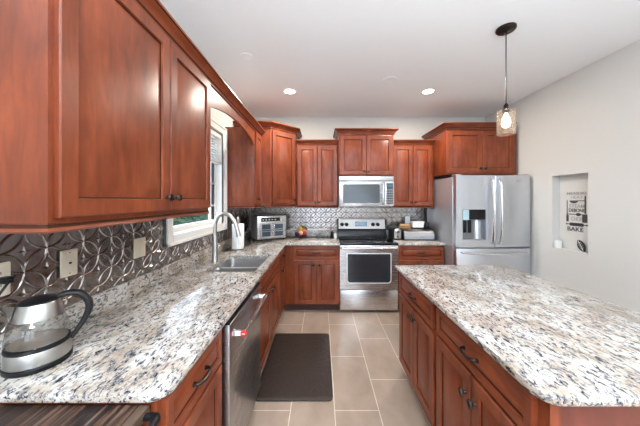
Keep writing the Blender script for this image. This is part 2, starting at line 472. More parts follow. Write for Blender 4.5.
# outside
struct(box1('ground', 'patio', None, -14, 14, -16, 14, -.35, -.3))  # ground made pale to bounce light up to the ceiling
h = MB()
for k in range(14000):
    a = random.random(); x = -4.4-random.random()*.9; y = 1.5+random.random()*13
    top = 1.38+.12*math.sin(y*2.1)+.08*math.sin(y*5.3)
    z = -.3+(top+.3)*(1-random.random()**1.7)
    q = .05+random.random()*.05
    mx = Matrix.Translation((x, y, z)) @ Matrix.Rotation(random.random()*6.3, 4, 'Z') @ Matrix.Rotation(random.random()*3, 4, 'X')
    h.add([(-q, 0, 0), (0, -q*.5, 0), (q, 0, 0), (0, q*.5, .004)], [(0, 1, 2, 3)], mx)
hd = h.build('hedge', 'leaf', None, smooth=False)
tag(hd, 'leafy green hedge outside the sink window', 'hedge')
hb = MB(); hb.box(-5.2, -4.6, 1.5, 14.5, -.3, 1.15, b=.1); hb.build('foliage_core', 'leaf', hd)

# ------------------------------------------------------------------ pressed tin splash and worktops
BZ0, BZ1 = 1.0125, 1.425
def tin(rects, to3, u_off, v_off):
    """pressed panel: plates with raised rings round a staggered lattice of four-pointed stars"""
    r = .079; m_ = MB()
    def inside(u, v): return any(a+.001 < u < b-.001 and c+.001 < v < d-.001 for a, b, c, d in rects)
    for a, b, c, d in rects:
        for z in (0, .0045): m_.add([to3(u, v, z) for u, v in ((a, c), (b, c), (b, d), (a, d))], [(0, 1, 2, 3)])
        for (u1, v1), (u2, v2) in (((a, c), (b, c)), ((b, c), (b, d)), ((b, d), (a, d)), ((a, d), (a, c))):
            m_.add([to3(u1, v1, 0), to3(u2, v2, 0), to3(u2, v2, .0045), to3(u1, v1, .0045)], [(0, 1, 2, 3)])
    u0 = min(q[0] for q in rects); u1 = max(q[1] for q in rects); v0 = min(q[2] for q in rects); v1 = max(q[3] for q in rects)
    n = 40; prof = [(-.0055, .0040), (-.0036, .0072), (0, .0090), (.0036, .0072), (.0055, .0040)]
    for i in range(int((u0-u_off)/r)-2, int((u1-u_off)/r)+3):
        for j in range(int((v0-v_off)/r)-2, int((v1-v_off)/r)+3):
            if (i+j) % 2: continue
            cu, cv = u_off+i*r, v_off+j*r
            for k in range(n):
                a0, a1 = 2*PI*k/n, 2*PI*(k+1)/n
                if not all(inside(cu+(r+o)*math.cos(a_), cv+(r+o)*math.sin(a_)) for a_ in (a0, a1) for o in (-.0055, .0055)): continue
                vs = [to3(cu+(r+o)*math.cos(a_), cv+(r+o)*math.sin(a_), h_) for a_ in (a0, a1) for o, h_ in prof]
                m_.add(vs, [(q, q+1, q+6, q+5) for q in range(4)])
            if inside(cu-.024, cv-.024) and inside(cu+.024, cv+.024):
                ps = []
                for k in range(8):
                    R_ = .024 if k % 2 == 0 else .0075
                    ps.append(to3(cu+R_*math.cos(k*PI/4), cv+R_*math.sin(k*PI/4), .0044))
                ps.append(to3(cu, cv, .0115))
                m_.add(ps, [(k, (k+1) % 8, 8) for k in range(8)])
    return m_
tl = tin([(.735, 1.789, BZ0, BZ1), (1.789, 2.921, BZ0, 1.142), (2.921, YB-.012, BZ0, BZ1)], lambda u, v, z: (XL+.0005+z, u, v), .944, 1.287)
tag(tl.build('backsplash', 'tin'), 'dark pressed metal backsplash with rings and stars, along the window wall', 'backsplash')
tl = tin([(XL+.0125, 1.70, BZ0, BZ1)], lambda u, v, z: (u, YB-.0005-z, v), .63, 1.287)
tag(tl.build('backsplash', 'tin'), 'silvery pressed metal backsplash behind the range and toaster oven', 'backsplash')

CT0, CT1 = .884, .914
def worktop(name, outer, holes, label, splash=(), r=.008):
    t = thing(name, label, 'countertop')
    MB().slab(outer, holes, CT0, CT1, r).build('slab', 'granite', t)
    for b in splash: MB().box(*b, b=.003).build('upstand', 'granite', t)
    return t
def arc(cx, cy, r, a0, a1, n=7): return [(cx+r*math.cos(a0+(a1-a0)*k/n), cy+r*math.sin(a0+(a1-a0)*k/n)) for k in range(n+1)]
outer = [(XL+.001, .735)] + arc(-.455-.06, .735+.06, .06, -PI/2, 0) + [(-.455, 3.262)] + arc(-.437, 3.262, .018, PI, PI/2, 3) \
    + [(.247, 3.28), (.247, YB-.001), (XL+.001, YB-.001)]
SX0, SX1, SY0, SY1 = -.93, -.522, 1.985, 2.575
hole = rrect(SX0, SX1, SY0, SY1, .04)[::-1]
worktop('countertop', outer, [hole], 'long speckled granite worktop turning the corner, sink cut into it',
        ((XL+.001, XL+.020, .74, YB-.0015, CT1+.0005, 1.012), (XL+.0205, .247, YB-.020, YB-.0015, CT1+.0005, 1.012)))
worktop('countertop', [(1.010, 3.28), (1.622, 3.28), (1.622, YB-.001), (1.010, YB-.001)], [],
        'short granite worktop between range and refrigerator', ((1.010, 1.622, YB-.020, YB-.0015, CT1+.0005, 1.012),))
io = rrect(.643, 1.60, .722, 2.20, [.055, .05, .06, .02])
worktop('island_countertop', io, [], 'large pale granite slab topping the kitchen island')

# ------------------------------------------------------------------ cabinets
def panel_front(mb, x0, x1, z0, z1, fr=.055, bev=.03, t=.02):
    def R(i, y): return [(x0+i, y, z0+i), (x1-i, y, z0+i), (x1-i, y, z1-i), (x0+i, y, z1-i)]
    rs = [R(0, 0), R(0, -t+.004), R(.004, -t), R(fr, -t), R(fr+.002, -t+.010), R(fr+.007, -t+.012), R(fr+.007+bev, -t+.003), R(fr+.010+bev, -t+.002)]
    n0 = len(mb.f); mb.loft(rs)
    for k in range(16, 20): mb.mi[n0+k] = 1
    return mb
def knob(parent, x, z, y=-.02):
    mx = Matrix.Translation((x, y, z)) @ Matrix.Rotation(PI/2, 4, 'X')
    MB().lathe([(.009, 0), (.006, .004), (.0055, .014), (.013, .018), (.019, .024), (.016, .031), (.004, .033)], 14, mx).build('knob', 'bronze', parent)
def pull(parent, x, z, y=-.02, hw=.048):
    m_ = MB()
    m_.tube([(x-hw, y+.001, z), (x-hw, y-.012, z), (x-hw*.8, y-.024, z), (x-hw*.35, y-.031, z), (x+hw*.35, y-.031, z), (x+hw*.8, y-.024, z), (x+hw, y-.012, z), (x+hw, y+.001, z)],
            [.007, .0065, .0065, .0055, .0055, .0065, .0065, .007], 10, 4)
    for s_ in (-1, 1):
        m_.lathe([(.010, 0), (.010, .003), (.006, .006)], 12, Matrix.Translation((x+s_*hw, y, z)) @ Matrix.Rotation(PI/2, 4, 'X'))
    m_.build('handle', 'bronze', parent)
def fronts(root, items):
    for it in items:
        kind, x0, x1, z0, z1 = it[:5]; hw = it[5] if len(it) > 5 else None
        if kind == 'door':
            d = panel_front(MB(), x0, x1, z0, z1, min(.055, (x1-x0)*.22), min(.03, (x1-x0)*.1)).build('door', 'wood', root, extra='glaze')
            if hw: knob(d, *hw)
        elif kind == 'drawer':
            d = panel_front(MB(), x0, x1, z0, z1, .034, .014).build('drawer', 'wood_h', root, extra='glaze')
            if hw: pull(d, *hw)
        elif kind == 'false':
            panel_front(MB(), x0, x1, z0, z1, .034, .014).build('false_front', 'wood_h', root, extra='glaze')
def base_cab(label, loc, rz, w, d, items, group='cherry base cabinets', name='base_cabinet', toe=True, hollow=False):
    t = thing(name, label, 'cabinet', loc, rz, group)
    if hollow:
        MB().box(0, w, 0, .012, .105, .8835).box(0, .018, .012, d, .105, .8835).box(w-.018, w, .012, d, .105, .8835).box(.018, w-.018, .012, d, .105, .123).box(.018, w-.018, d-.012, d, .123, .8835).build('carcass', 'wood', t)
    else: box1('carcass', 'wood', t, 0, w, 0, d, .105, .8835, b=.0015)
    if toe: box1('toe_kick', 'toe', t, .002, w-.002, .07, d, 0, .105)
    fronts(t, items)
    return t
CROWN = [(-.002, -.075), (.010, -.075), (.012, -.060), (.018, -.052), (.022, -.040), (.034, -.026), (.048, -.018), (.052, -.014), (.060, -.012), (.060, 0), (-.002, 0)]
def crown(root, path, ztop, scale=1.0):
    mb = MB().sweep(path, [(o*scale, ztop+z) for o, z in CROWN])
    for i in range(len(path)-1):
        for j in (2, 7): mb.mi[i*len(CROWN)+j] = 1
    mb.build('crown_moulding', 'wood_h', root, extra='glaze')
RAIL = [(-.012, 0), (.006, 0), (.010, .006), (.004, .014), (.002, .0245), (-.012, .0245)]
def rail(root, path, z):
    mb = MB().sweep(path, [(o, z+k) for o, k in RAIL])
    for i in range(len(path)-1): mb.mi[i*len(RAIL)+3] = 1
    mb.build('light_rail', 'wood_h', root, extra='glaze')
def wall_cab(label, loc, rz, w, d, z0, z1, items, cpath=None, ztop=None, rpath=None, rz0=None):
    t = thing('wall_cabinet', label, 'cabinet', (loc[0], loc[1], z0), rz, 'cherry wall cabinets')
    box1('carcass', 'wood', t, 0, w, 0, d, 0, z1-z0, b=.0015)
    fronts(t, [(k[0], k[1], k[2], k[3]-z0, k[4]-z0) + ((( k[5][0], k[5][1]-z0),) if len(k) > 5 else ()) for k in items])
    if cpath: crown(t, cpath, ztop-z0)
    if rpath: rail(t, rpath, rz0-z0)
    return t
G = .004
R90 = PI/2
# --- left base run: local x -> world +Y, front faces +X, box front at x=-.495
BF = -.495
def lb(label, y0, y1, items, **k):
    return base_cab(label, (BF, y0, 0), R90, y1-y0-.001, abs(XL-BF)-.002, items, **k)
w_ = 1.222-.76
lb('base cabinet with one drawer and door, between the dark wood table and the dishwasher', .76, 1.222,
   [('drawer', .02, w_-.012, .705, .865, (w_*.5, .79)), ('door', .02, w_-.012, .115, .69, (.06, .63))])
w_ = 2.96-1.866
lb('wide sink base cabinet with two doors under false fronts', 1.866, 2.96,
   [('false', .02, w_/2-.004, .705, .865), ('false', w_/2+.004, w_-.02, .705, .865),
    ('door', .02, w_/2-.004, .115, .69, (w_/2-.045, .63)), ('door', w_/2+.004, w_-.02, .115, .69, (w_/2+.045, .63))], hollow=True)
w_ = .355
lb('narrow dark cherry base cabinet in the inner corner past the sink', 2.962, 3.318,
   [('drawer', .02, w_-.02, .705, .865, (w_*.5, .79, -.02, .035)), ('door', .02, w_-.02, .115, .69, (.06, .63))])
# --- back base run, front faces -Y, box front at y=3.32
w_ = .247+.494
base_cab('two-door base cabinet with wide drawer, left of the range', (-.494, 3.32, 0), 0, w_-.001, YB-3.32-.002,
         [('drawer', .139, w_-.012, .705, .865, ((w_+.127)/2, .79)), ('door', .139, w_/2+.060, .115, .69, (w_/2+.025, .63)), ('door', w_/2+.067, w_-.012, .115, .69, (w_/2+.102, .63))])
w_ = 1.620-1.012
base_cab('base cabinet under the bread box, between range and refrigerator', (1.012, 3.32, 0), 0, w_, YB-3.32-.002,
         [('drawer', .015, w_-.012, .705, .865, (w_*.5, .79)), ('door', .015, w_/2-.003, .115, .69, (w_/2-.035, .63)), ('door', w_/2+.003, w_-.012, .115, .69, (w_/2+.035, .63))])
# --- island, front faces -X; local x -> world -Y
IF = .685
w_ = 2.165-1.478
base_cab('island cabinet at the far end, facing the sink, one drawer over two doors', (IF, 2.165, 0), -R90, w_-.001, .87,
         [('drawer', .02, w_-.02, .705, .865, (w_*.5, .785)), ('door', .02, w_/2-.003, .12, .69, (w_/2-.035, .63)), ('door', w_/2+.003, w_-.02, .12, .69, (w_/2+.035, .63))],
         'island cabinets', 'island_cabinet')
w_ = 1.478-.765
isl = base_cab('island cabinet at the near end, its plain brown end panel facing the viewer', (IF, 1.478, 0), -R90, w_, .87,
         [('drawer', .02, w_-.03, .715, .865, (w_*.5, .795)), ('door', .02, w_/2-.003, .12, .70, (w_/2-.035, .60)), ('door', w_/2+.003, w_-.03, .12, .70, (w_/2+.035, .60))],
         'island cabinets', 'island_cabinet')
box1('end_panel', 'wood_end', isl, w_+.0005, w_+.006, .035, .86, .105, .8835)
box1('corner_stile', 'wood', isl, w_+.0005, w_+.012, .0, .034, .105, .8835, b=.002)

# --- upper left run
UF = -.775; UD = abs(XL-UF)-.001
t = wall_cab('large near wall cabinet with two cherry doors over the kettle', (UF, .714), R90, 1.020, UD, 1.41, 2.33,
         [('door', .016, .548, 1.428, 2.285, (.515, 1.492)), ('door', .556, 1.014, 1.428, 2.285, (.590, 1.492))],
         [(0, UD-.002), (0, 0), (1.020, 0)], 2.362, [(0, UD-.002), (0, 0), (1.020, 0)], 1.385)
va = thing('arched_valance', 'arched cherry valance board bridging the wall cabinets above the window', 'valance', (UF, 1.735, 2.0), R90)
VW = 2.928-1.735; z0a = .125
arcp = []
for k in range(25):
    u = k/24; x = .03+(VW-.06)*u; arcp.append((x, z0a+.085*math.sin(PI*u)**.7))
# front board as quad strips between arch and top edge
xs = [0]+[p[0] for p in arcp]+[VW]; zs = [z0a]+[p[1] for p in arcp]+[z0a]
mbv = MB(); rings = []
for x, z in zip(xs, zs): rings.append([(x, -.001, z), (x, .02, z), (x, .02, .325), (x, -.001, .325)])
mbv.loft(rings); mbv.build('arch_board', 'wood_h', va)
crown(va, [(0, -.0), (VW, 0)], .362)
w_ = 3.237-2.93
wall_cab('narrow tall wall cabinet on the far side of the window', (UF, 2.93), R90, w_, UD, 1.41, 2.33,
         [('door', .014, w_-.012, 1.428, 2.285, (.045, 1.492))],
         [(0, 0), (w_, 0)], 2.362, [(0, UD-.002), (0, 0), (w_, 0)], 1.385)
# corner diagonal cabinet
cc = thing('wall_cabinet', 'taller corner wall cabinet with an angled door above the toaster oven', 'cabinet', (-.65, 3.24, 1.41), 0, 'cherry wall cabinets')
foot = [(XL+.001+.65, 0), (0, 0), (.295, .295), (.295, YB-.001-3.24), (XL+.001+.65, YB-.001-3.24)]
MB().loft([[(x, y, 0) for x, y in foot], [(x, y, 1.02) for x, y in foot]]).build('carcass', 'wood', cc)
dg = Matrix.Rotation(PI/4, 4, 'Z'); L = .295*math.sqrt(2)
dm = panel_front(MB(), .022, L-.022, .02, .97, .055, .03)
dm.v = [tuple(dg @ Vector(p)) for p in dm.v]; dd = dm.build('door', 'wood', cc, extra='glaze')
kk = MB().lathe([(.009, 0), (.006, .004), (.0055, .014), (.013, .018), (.019, .024), (.016, .031), (.004, .033)], 14, dg @ Matrix.Translation((L-.05, -.02, .075)) @ Matrix.Rotation(PI/2, 4, 'X'))
kk.build('knob', 'bronze', dd)
crown(cc, [(XL+.01+.65, 0), (0, 0), (.295, .295), (.295, YB-.004-3.24)], 1.07)
rail(cc, [(XL+.4+.65, 0), (0, 0), (.295, .295), (.295, .40)], -.025)
# back uppers
BU = 3.62; BD = YB-BU-.001
w_ = .247+.353
wall_cab('wall cabinet with two doors between the corner unit and the microwave', (-.353, BU), 0, w_-.001, BD, 1.39, 2.30,
         [('door', .02, w_/2-.003, 1.40, 2.255, (w_/2-.03, 1.45)), ('door', w_/2+.003, w_-.014, 1.40, 2.255, (w_/2+.03, 1.45))],
         [(0, 0), (w_-.001, 0)], 2.335, [(0, 0), (w_-.001, 0)], 1.366)
w_ = .766
wall_cab('short tall-mounted wall cabinet with flared crown above the microwave', (.248, 3.52), 0, w_, YB-3.52-.001, 1.818, 2.43,
         [('door', .014, w_/2-.003, 1.832, 2.375, (w_/2-.03, 1.875)), ('door', w_/2+.003, w_-.014, 1.832, 2.375, (w_/2+.03, 1.875))],
         [(0, YB-3.52-.01), (0, 0), (w_, 0), (w_, YB-3.52-.01)], 2.468)
w_ = 1.618-1.0155
wall_cab('wall cabinet with two doors between the microwave and the refrigerator', (1.0155, BU), 0, w_, BD, 1.39, 2.30,
         [('door', .014, w_/2-.003, 1.40, 2.255, (w_/2-.03, 1.45)), ('door', w_/2+.003, w_-.03, 1.40, 2.255, (w_/2+.03, 1.45))],
         [(0, 0), (w_, 0)], 2.335, [(0, 0), (w_, 0)], 1.366)
w_ = 2.545-1.63
wall_cab('deep two-door wall cabinet over the refrigerator', (1.63, 3.28), 0, w_, YB-3.28-.001, 1.815, 2.43,
         [('door', .016, w_/2-.003, 1.84, 2.375, (w_/2-.03, 1.885)), ('door', w_/2+.003, w_-.045, 1.84, 2.375, (w_/2+.03, 1.885))],
         [(0, YB-3.28-.01), (0, 0), (w_-.04, 0)], 2.475)

# ------------------------------------------------------------------ refrigerator
fr = thing('refrigerator', 'stainless steel french door refrigerator with water dispenser', 'refrigerator', (1.632, 3.05, 0))
FW = .908
box1('body', 'steel_side', fr, 0, FW, .075, .83, .03, 1.765, b=.006)
def holed_box(mb, x0, x1, y0, y1, z0, z1, hx0, hx1, hz0, hz1):
    return mb.box(x0, hx0, y0, y1, z0, z1).box(hx1, x1, y0, y1, z0, z1).box(hx0, hx1, y0, y1, z0, hz0).box(hx0, hx1, y0, y1, hz1, z1)
DS = .47      # split
dl = MB(); holed_box(dl, .004, DS-.003, .0, .045, .905, 1.78, .082, .362, .995, 1.365)
dl.box(.004, DS-.003, .045, .07, .905, 1.78)
dl = dl.build('door', 'steel_v', fr)
dr = box1('door', 'steel_v', fr, DS+.003, FW-.002, 0, .07, .905, 1.78, b=.012, seg=3)
dz = box1('freezer_drawer', 'steel_v', fr, .004, FW-.002, 0, .07, .50, .893, b=.010, seg=3)
dz2 = box1('freezer_drawer', 'steel_v', fr, .004, FW-.002, 0, .07, .09, .492, b=.010, seg=3)
box1('base_grille', 'black', fr, .01, FW-.01, .03, .075, .01, .085)
for x0, x1 in ((.01, .08), (FW-.08, FW-.01)): box1('hinge_cover', 'steel_side', fr, x0, x1, .02, .12, 1.7802, 1.795, b=.004)
for par, x, s_ in ((dl, DS-.045, -1), (dr, DS+.045, 1)):
    hm = MB().tube([(x, .002, .955), (x, -.03, .965), (x+s_*.0, -.048, 1.02), (x, -.066, 1.25), (x, -.066, 1.42), (x, -.048, 1.66), (x, -.03, 1.715), (x, .002, 1.725)],
                   [.012, .013, .016, .014, .014, .016, .013, .012], 12, 5)
    hm.build('handle', 'chrome', par)
for par, z in ((dz, .845), (dz2, .44)):
    MB().tube([(.06, .002, z), (.075, -.03, z), (.16, -.045, z-.004), (.3, -.055, z-.010), (.6, -.055, z-.010), (.75, -.045, z-.004), (FW-.075, -.03, z), (FW-.06, .002, z)], .012, 12, 5).build('handle', 'chrome', par)
# dispenser
dp = MB()
rounded_panel(dp, .082, .362, 1.245, 1.365, .004, .044, .003)
dp = dp.build('dispenser', 'black', dl)
ds = bpy.data.objects
box1('dispenser_back', mat('dispenser_grey', (.22, .23, .24), .35, metal=.5), dl, .084, .360, .040, .0449, .995, 1.245)
box1('painted_reflection', mat('dispenser_cyan_reflection', (.42, .58, .62), .2, emit=(.4, .6, .65), estr=.12), dl, .088, .160, .0005, .0035, 1.238, 1.360)  # pale cyan reflection painted on the dark control panel, faintly glowing
pd = MB(); pd.box(.105, .140, .018, .039, 1.08, 1.235, b=.004); pd.box(.165, .200, .018, .039, 1.08, 1.235, b=.004)
pd.build('paddle', 'black', dl)
MB().lathe([(.035, 0), (.05, .0), (.05, .22), (.04, .235)], 20, Matrix.Translation((.285, .062, 1.005)), sy=.9).build('ice_chute', 'steel_side', dl)
box1('drip_tray', 'nickel', dl, .084, .360, .002, .039, .997, 1.008)
lg = MB()
lg.tube([(FW-.175, -.002, 1.722), (FW-.150, -.002, 1.700), (FW-.128, -.002, 1.710), (FW-.110, -.002, 1.722)], [.001, .004, .004, .001], 8, 5)
lg.tube([(FW-.165, -.002, 1.726), (FW-.135, -.002, 1.716), (FW-.118, -.002, 1.727)], [.001, .003, .001], 8, 5)
lg.build('emblem', 'steel_side', dr)

# ------------------------------------------------------------------ range
rg = thing('range', 'stainless electric range with black glass cooktop and backguard controls', 'range', (.249, 3.30, 0))
RW = .759
box1('body', 'steel_side', rg, .002, RW-.002, .042, .63, .02, .884)
box1('cooktop', 'black_glass', rg, 0, RW, -.012, .56, .885, .922, b=.006, seg=3)
for x, y, r in ((.2, .14, .095), (.56, .14, .075), (.2, .41, .075), (.56, .41, .095)):
    bu = MB().loft([[(x+(r+d)*math.cos(2*PI*k/36), y+(r+d)*math.sin(2*PI*k/36), .9223) for k in range(36)] for d in (0, .002)], False, False)
    bu.build('burner_ring', M['burner'], rg)
od = MB(); rounded_panel(od, .0, RW, .305, .842, 0, .040, .006)
od = od.build('oven_door', 'steel', rg)
tr = MB()
o_ = rrect(.085, RW-.085, .385, .785, [.05, .05, .015, .015]); i_ = rrect(.10, RW-.10, .40, .785-.012, [.04, .04, .01, .01])
tr.loft([[(x, -.001, z) for x, z in o_], [(x, -.008, z) for x, z in o_], [(x, -.008, z) for x, z in i_], [(x, -.001, z) for x, z in i_]], False, False)
tr.build('door_trim', 'trim_steel', od)
gw = MB(); rounded_panel(gw, .100, RW-.100, .40, .773, -.004, .0, [.04, .04, .01, .01]); gw.build('window_border', mat('oven_border', (.03, .038, .048), .12), od)
gw = MB(); rounded_panel(gw, .145, RW-.145, .445, .745, -.006, -.0035, .012); gw.build('oven_window', 'oven_glass', od)
hm = MB().tube([(.03, -.042, .856), (RW-.03, -.042, .856)], .014, 14)
hm.box(.02, .055, -.045, .0, .838, .866, b=.006).box(RW-.055, RW-.02, -.045, .0, .838, .866, b=.006)
hm.box(0, RW, -.006, .04, .846, .884, b=.004)
hm.build('handle', 'chrome', od)
box1('storage_drawer', 'steel', rg, .0, RW, 0, .040, .035, .297, b=.006, seg=2)
bg = MB()
pr = [(.545, .9225), (.545, .925), (.58, 1.02), (.565, 1.035), (.60, 1.185), (.632, 1.185), (.632, .9225)]
bg.loft([[(x, y, z) for y, z in pr] for x in (.0, RW)])
bg = bg.build('backguard', 'guard_black', rg)
def on_guard(z): return .565+(z-1.035)*.035/.15
cp = MB()
cp.loft([[(x, on_guard(1.038)-.004, 1.038), (x, on_guard(1.182)-.004, 1.182), (x, on_guard(1.182)+.004, 1.182), (x, on_guard(1.038)+.004, 1.038)] for x in (.024, RW-.026)])
cp = cp.build('control_panel', 'guard_steel', bg)
for x in (.075, .145, RW-.21, RW-.135):
    mx = Matrix.Translation((x, on_guard(1.105)-.004, 1.105)) @ Matrix.Rotation(PI/2+.22, 4, 'X')
    MB().lathe([(.031, 0), (.030, .006), (.025, .010), (.022, .028), (.004, .030)], 20, mx).build('knob', 'black', cp)
dsp = MB(); dsp.box(.275, .46, -.0025, .0025, -.036, .036, mx=Matrix.Translation((0, on_guard(1.112)-.006, 1.112)) @ Matrix.Rotation(-.23, 4, 'X')); dsp.build('display', 'display', cp)

# ------------------------------------------------------------------ microwave
mw = thing('microwave', 'stainless over-the-range microwave under the short cabinet', 'microwave', (.250, 3.50, 1.392))
MW, MH = .762, .422
box1('body', 'steel_side', mw, 0, MW, .03, YB-3.50-.012, 0.0, MH, b=.002)
vg = MB().box(0, MW, .0, .0299, MH-.072, MH-.002, b=.004)
vg = vg.build('vent_grille', 'steel', mw)
sl = MB()
for k in range(1): sl.box(.02, MW-.02, -.0015, .0, MH-.068, MH-.063)
sl.build('vent_slot', 'slot', vg)
md = MB().box(0, .635, -.012, .0299, .002, MH-.075, b=.006); md = md.build('door', 'steel', mw)
rp = MB(); rounded_panel(rp, .055, .565, .045, MH-.115, -.016, -.011, .02); rp.build('window', mat('microwave_glass', (.055, .068, .078), .12, spec=.7), md)
MB().tube([(.605, -.010, .035), (.605, -.042, .045), (.605, -.052, .12), (.605, -.052, .24), (.605, -.042, .315), (.605, -.010, .325)], .012, 12, 4).build('handle', 'chrome', md)
cp = MB().box(.638, MW, -.012, .0299, .002, MH-.075, b=.004); cp = cp.build('control_panel', 'steel', mw)
kp = MB(); rounded_panel(kp, .652, MW-.016, .035, MH-.10, -.015, -.011, .006); kp = kp.build('keypad', mat('keypad_grey', (.05, .055, .06), .3), cp)
kb = MB()
for r in range(6):
    for c_ in range(3): kb.box(.660+c_*.029, .682+c_*.029, -.0165, -.0148, .05+r*.034, .068+r*.034)
kb.build('buttons', mat('keypad_buttons', (.22, .23, .24), .4), kp)
box1('display', 'display', kp, .660, .737, -.0165, -.0148, .268, .30)

# ------------------------------------------------------------------ dishwasher
dw = thing('dishwasher', 'stainless dishwasher with bar handle and round red badge', 'dishwasher', (-.445, 1.2245, 0), R90)
DWW = .637
box1('tub', 'steel_side', dw, .012, DWW-.012, .042, .60, .10, .875)
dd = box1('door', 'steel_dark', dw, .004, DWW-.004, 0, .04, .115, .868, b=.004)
box1('control_strip', 'black', dd, .006, DWW-.006, .002, .035, .8685, .874)
hd_ = MB().tube([(.075, -.048, .795), (DWW-.045, -.048, .795)], .012, 14).build('handle', 'chrome', dd)
box1('bracket', 'chrome', hd_, .070, .098, -.05, .0, .782, .808, b=.004)
box1('bracket', 'chrome', hd_, DWW-.068, DWW-.040, -.05, .0, .782, .808, b=.004)
mxb = Matrix.Translation((.070, -.048, .795)) @ Matrix.Rotation(-PI/2, 4, 'Y')
bd = MB().lathe([(.0165, -.002), (.0165, .004), (.014, .006)], 20, mxb).build('badge', 'red', hd_)
box1('badge_mark', 'white_plastic', bd, .0632, .0642, -.056, -.040, .793, .797)
box1('bracket_highlight', 'painted_highlight', dd, .0685, .0700, -.032, -.002, .783, .807, b=0)  # white highlights painted on the end faces of the chrome brackets
box1('bracket_highlight', 'painted_highlight', dd, DWW-.0695, DWW-.0685, -.047, -.002, .783, .807, b=0)
box1('toe_kick', 'black', dw, .004, DWW-.004, .06, .08, 0.002, .11)

# ------------------------------------------------------------------ sink, faucet
sk = thing('sink', 'undermount double bowl stainless sink below the window', 'sink')
def bowl(x0, x1, y0, y1, zt, zb):
    rs = []
    for ins, z, r in ((-.005, zt, .04), (0, zt, .05), (.004, zt-.02, .05), (.012, zb+.03, .05), (.022, zb+.008, .045), (.045, zb, .03)):
        rs.append([(x, y, z) for x, y in rrect(x0+ins, x1-ins, y0+ins, y1-ins, r)])
    m_ = MB().loft(rs, False, True); return m_
for y0, y1, zt in ((SY0-.002, 2.215, .8825), (2.243, SY1+.002, .8825)):
    b_ = bowl(SX0-.002, SX1+.002, y0, y1, zt, .71).build('bowl', 'sink', sk)
    MB().lathe([(.04, .7105), (.038, .713), (.02, .7125), (.005, .7125)], 20, Matrix.Translation(((SX0+SX1)/2, (y0+y1)/2, 0))).build('drain', 'chrome', b_)
box1('divider', 'divider', sk, SX0+.004, SX1-.004, 2.213, 2.245, .80, .883, b=.013, seg=4)
fc = thing('faucet', 'tall brushed nickel gooseneck faucet behind the sink', 'faucet', (-.967, 2.30, CT1+.0004))
MB().lathe([(.030, 0), (.030, .006), (.028, .012), (.027, .10), (.024, .17), (.018, .26)], 20).build('body', 'nickel', fc)
nk = [(0, 0, .24), (0, 0, .33), (.012, 0, .385), (.045, 0, .428), (.095, 0, .438), (.145, 0, .415), (.180, 0, .365), (.196, 0, .315)]
MB().tube(nk, .0175, 14, 5).build('neck', 'nickel', fc)
MB().tube([(.196, 0, .318), (.205, 0, .285), (.216, 0, .235)], [.0155, .018, .021], 16, 3).build('spray_head', 'nickel', fc)
MB().tube([(0, .02, .10), (0, .05, .105), (.0, .10, .135)], [.012, .009, .006], 12, 3).build('lever', 'nickel', fc)

# ------------------------------------------------------------------ counter items
def on(x, y, z=CT1): return (x, y, z+.0004)
pt = thing('paper_towel_roll', 'white paper towel roll on its upright holder beside the faucet', 'paper towels', on(-.945, 2.87))
MB().lathe([(.075, 0), (.075, .008), (.02, .012)], 28).build('holder_base', 'nickel', pt)
MB().lathe([(.006, .01), (.006, .34), (.012, .345), (.014, .36), (.008, .375), (.002, .378)], 14).build('holder_post', 'nickel', pt)
MB().loft([[(r*math.cos(2*PI*j/32), r*math.sin(2*PI*j/32), z) for j in range(32)] for r, z in ((.02, .015), (.064, .015), (.066, .02), (.066, .29), (.064, .295), (.02, .295), (.02, .015))], False, False).build('paper', 'paper', pt)

to = thing('toaster_oven', 'stainless french door toaster oven angled in the corner', 'toaster oven', on(-.865, 3.435), math.radians(33))
TW, TD, TH = .43, .27, .345
box1('body', 'toaster_side', to, 0, TW, .012, TD, .015, TH, b=.010)
fr_ = MB().box(0, TW, 0, .0118, .02, TH-.004, b=.004).build('front_frame', 'steel', to)
box1('control_panel', 'black_glass', fr_, .05, TW-.10, -.003, 0, .265, .318)
kb = MB()
for k in range(5): kb.box(.065+k*.045, .09+k*.045, -.0045, -.0028, .282, .298)
kb.build('buttons', 'nickel', fr_)
MB().lathe([(.017, 0), (.015, .015), (.003, .016)], 18, Matrix.Translation((TW-.05, -.0005, .292)) @ Matrix.Rotation(PI/2, 4, 'X')).build('knob', 'chrome', fr_)
for x0, x1, hx in ((.03, .212, .200), (.218, .40, .230)):
    d = MB(); holed_box(d, x0, x1, -.014, -.0005, .035, .25, x0+.03, x1-.03, .06, .225)
    d = d.build('door', 'steel', to)
    box1('pane', mat('toaster_pane', (.06, .085, .11), .1, spec=.7), d, x0+.03, x1-.03, -.010, -.004, .06, .225)
    rk = MB()
    for z in (.125, .15): rk.box(x0+.03, x1-.03, -.0112, -.0102, z, z+.006)
    rk.build('rack', 'nickel', d)
    MB().tube([(hx, -.013, .07), (hx, -.032, .08), (hx, -.034, .14), (hx, -.032, .205), (hx, -.013, .215)], .005, 10, 3).build('handle', 'chrome', d)
ft = MB()
for x in (.03, TW-.03):
    for y in (.03, TD-.03): ft.lathe([(.014, 0), (.014, .016)], 12, Matrix.Translation((x, y, 0)))
ft.build('feet', 'black', to)

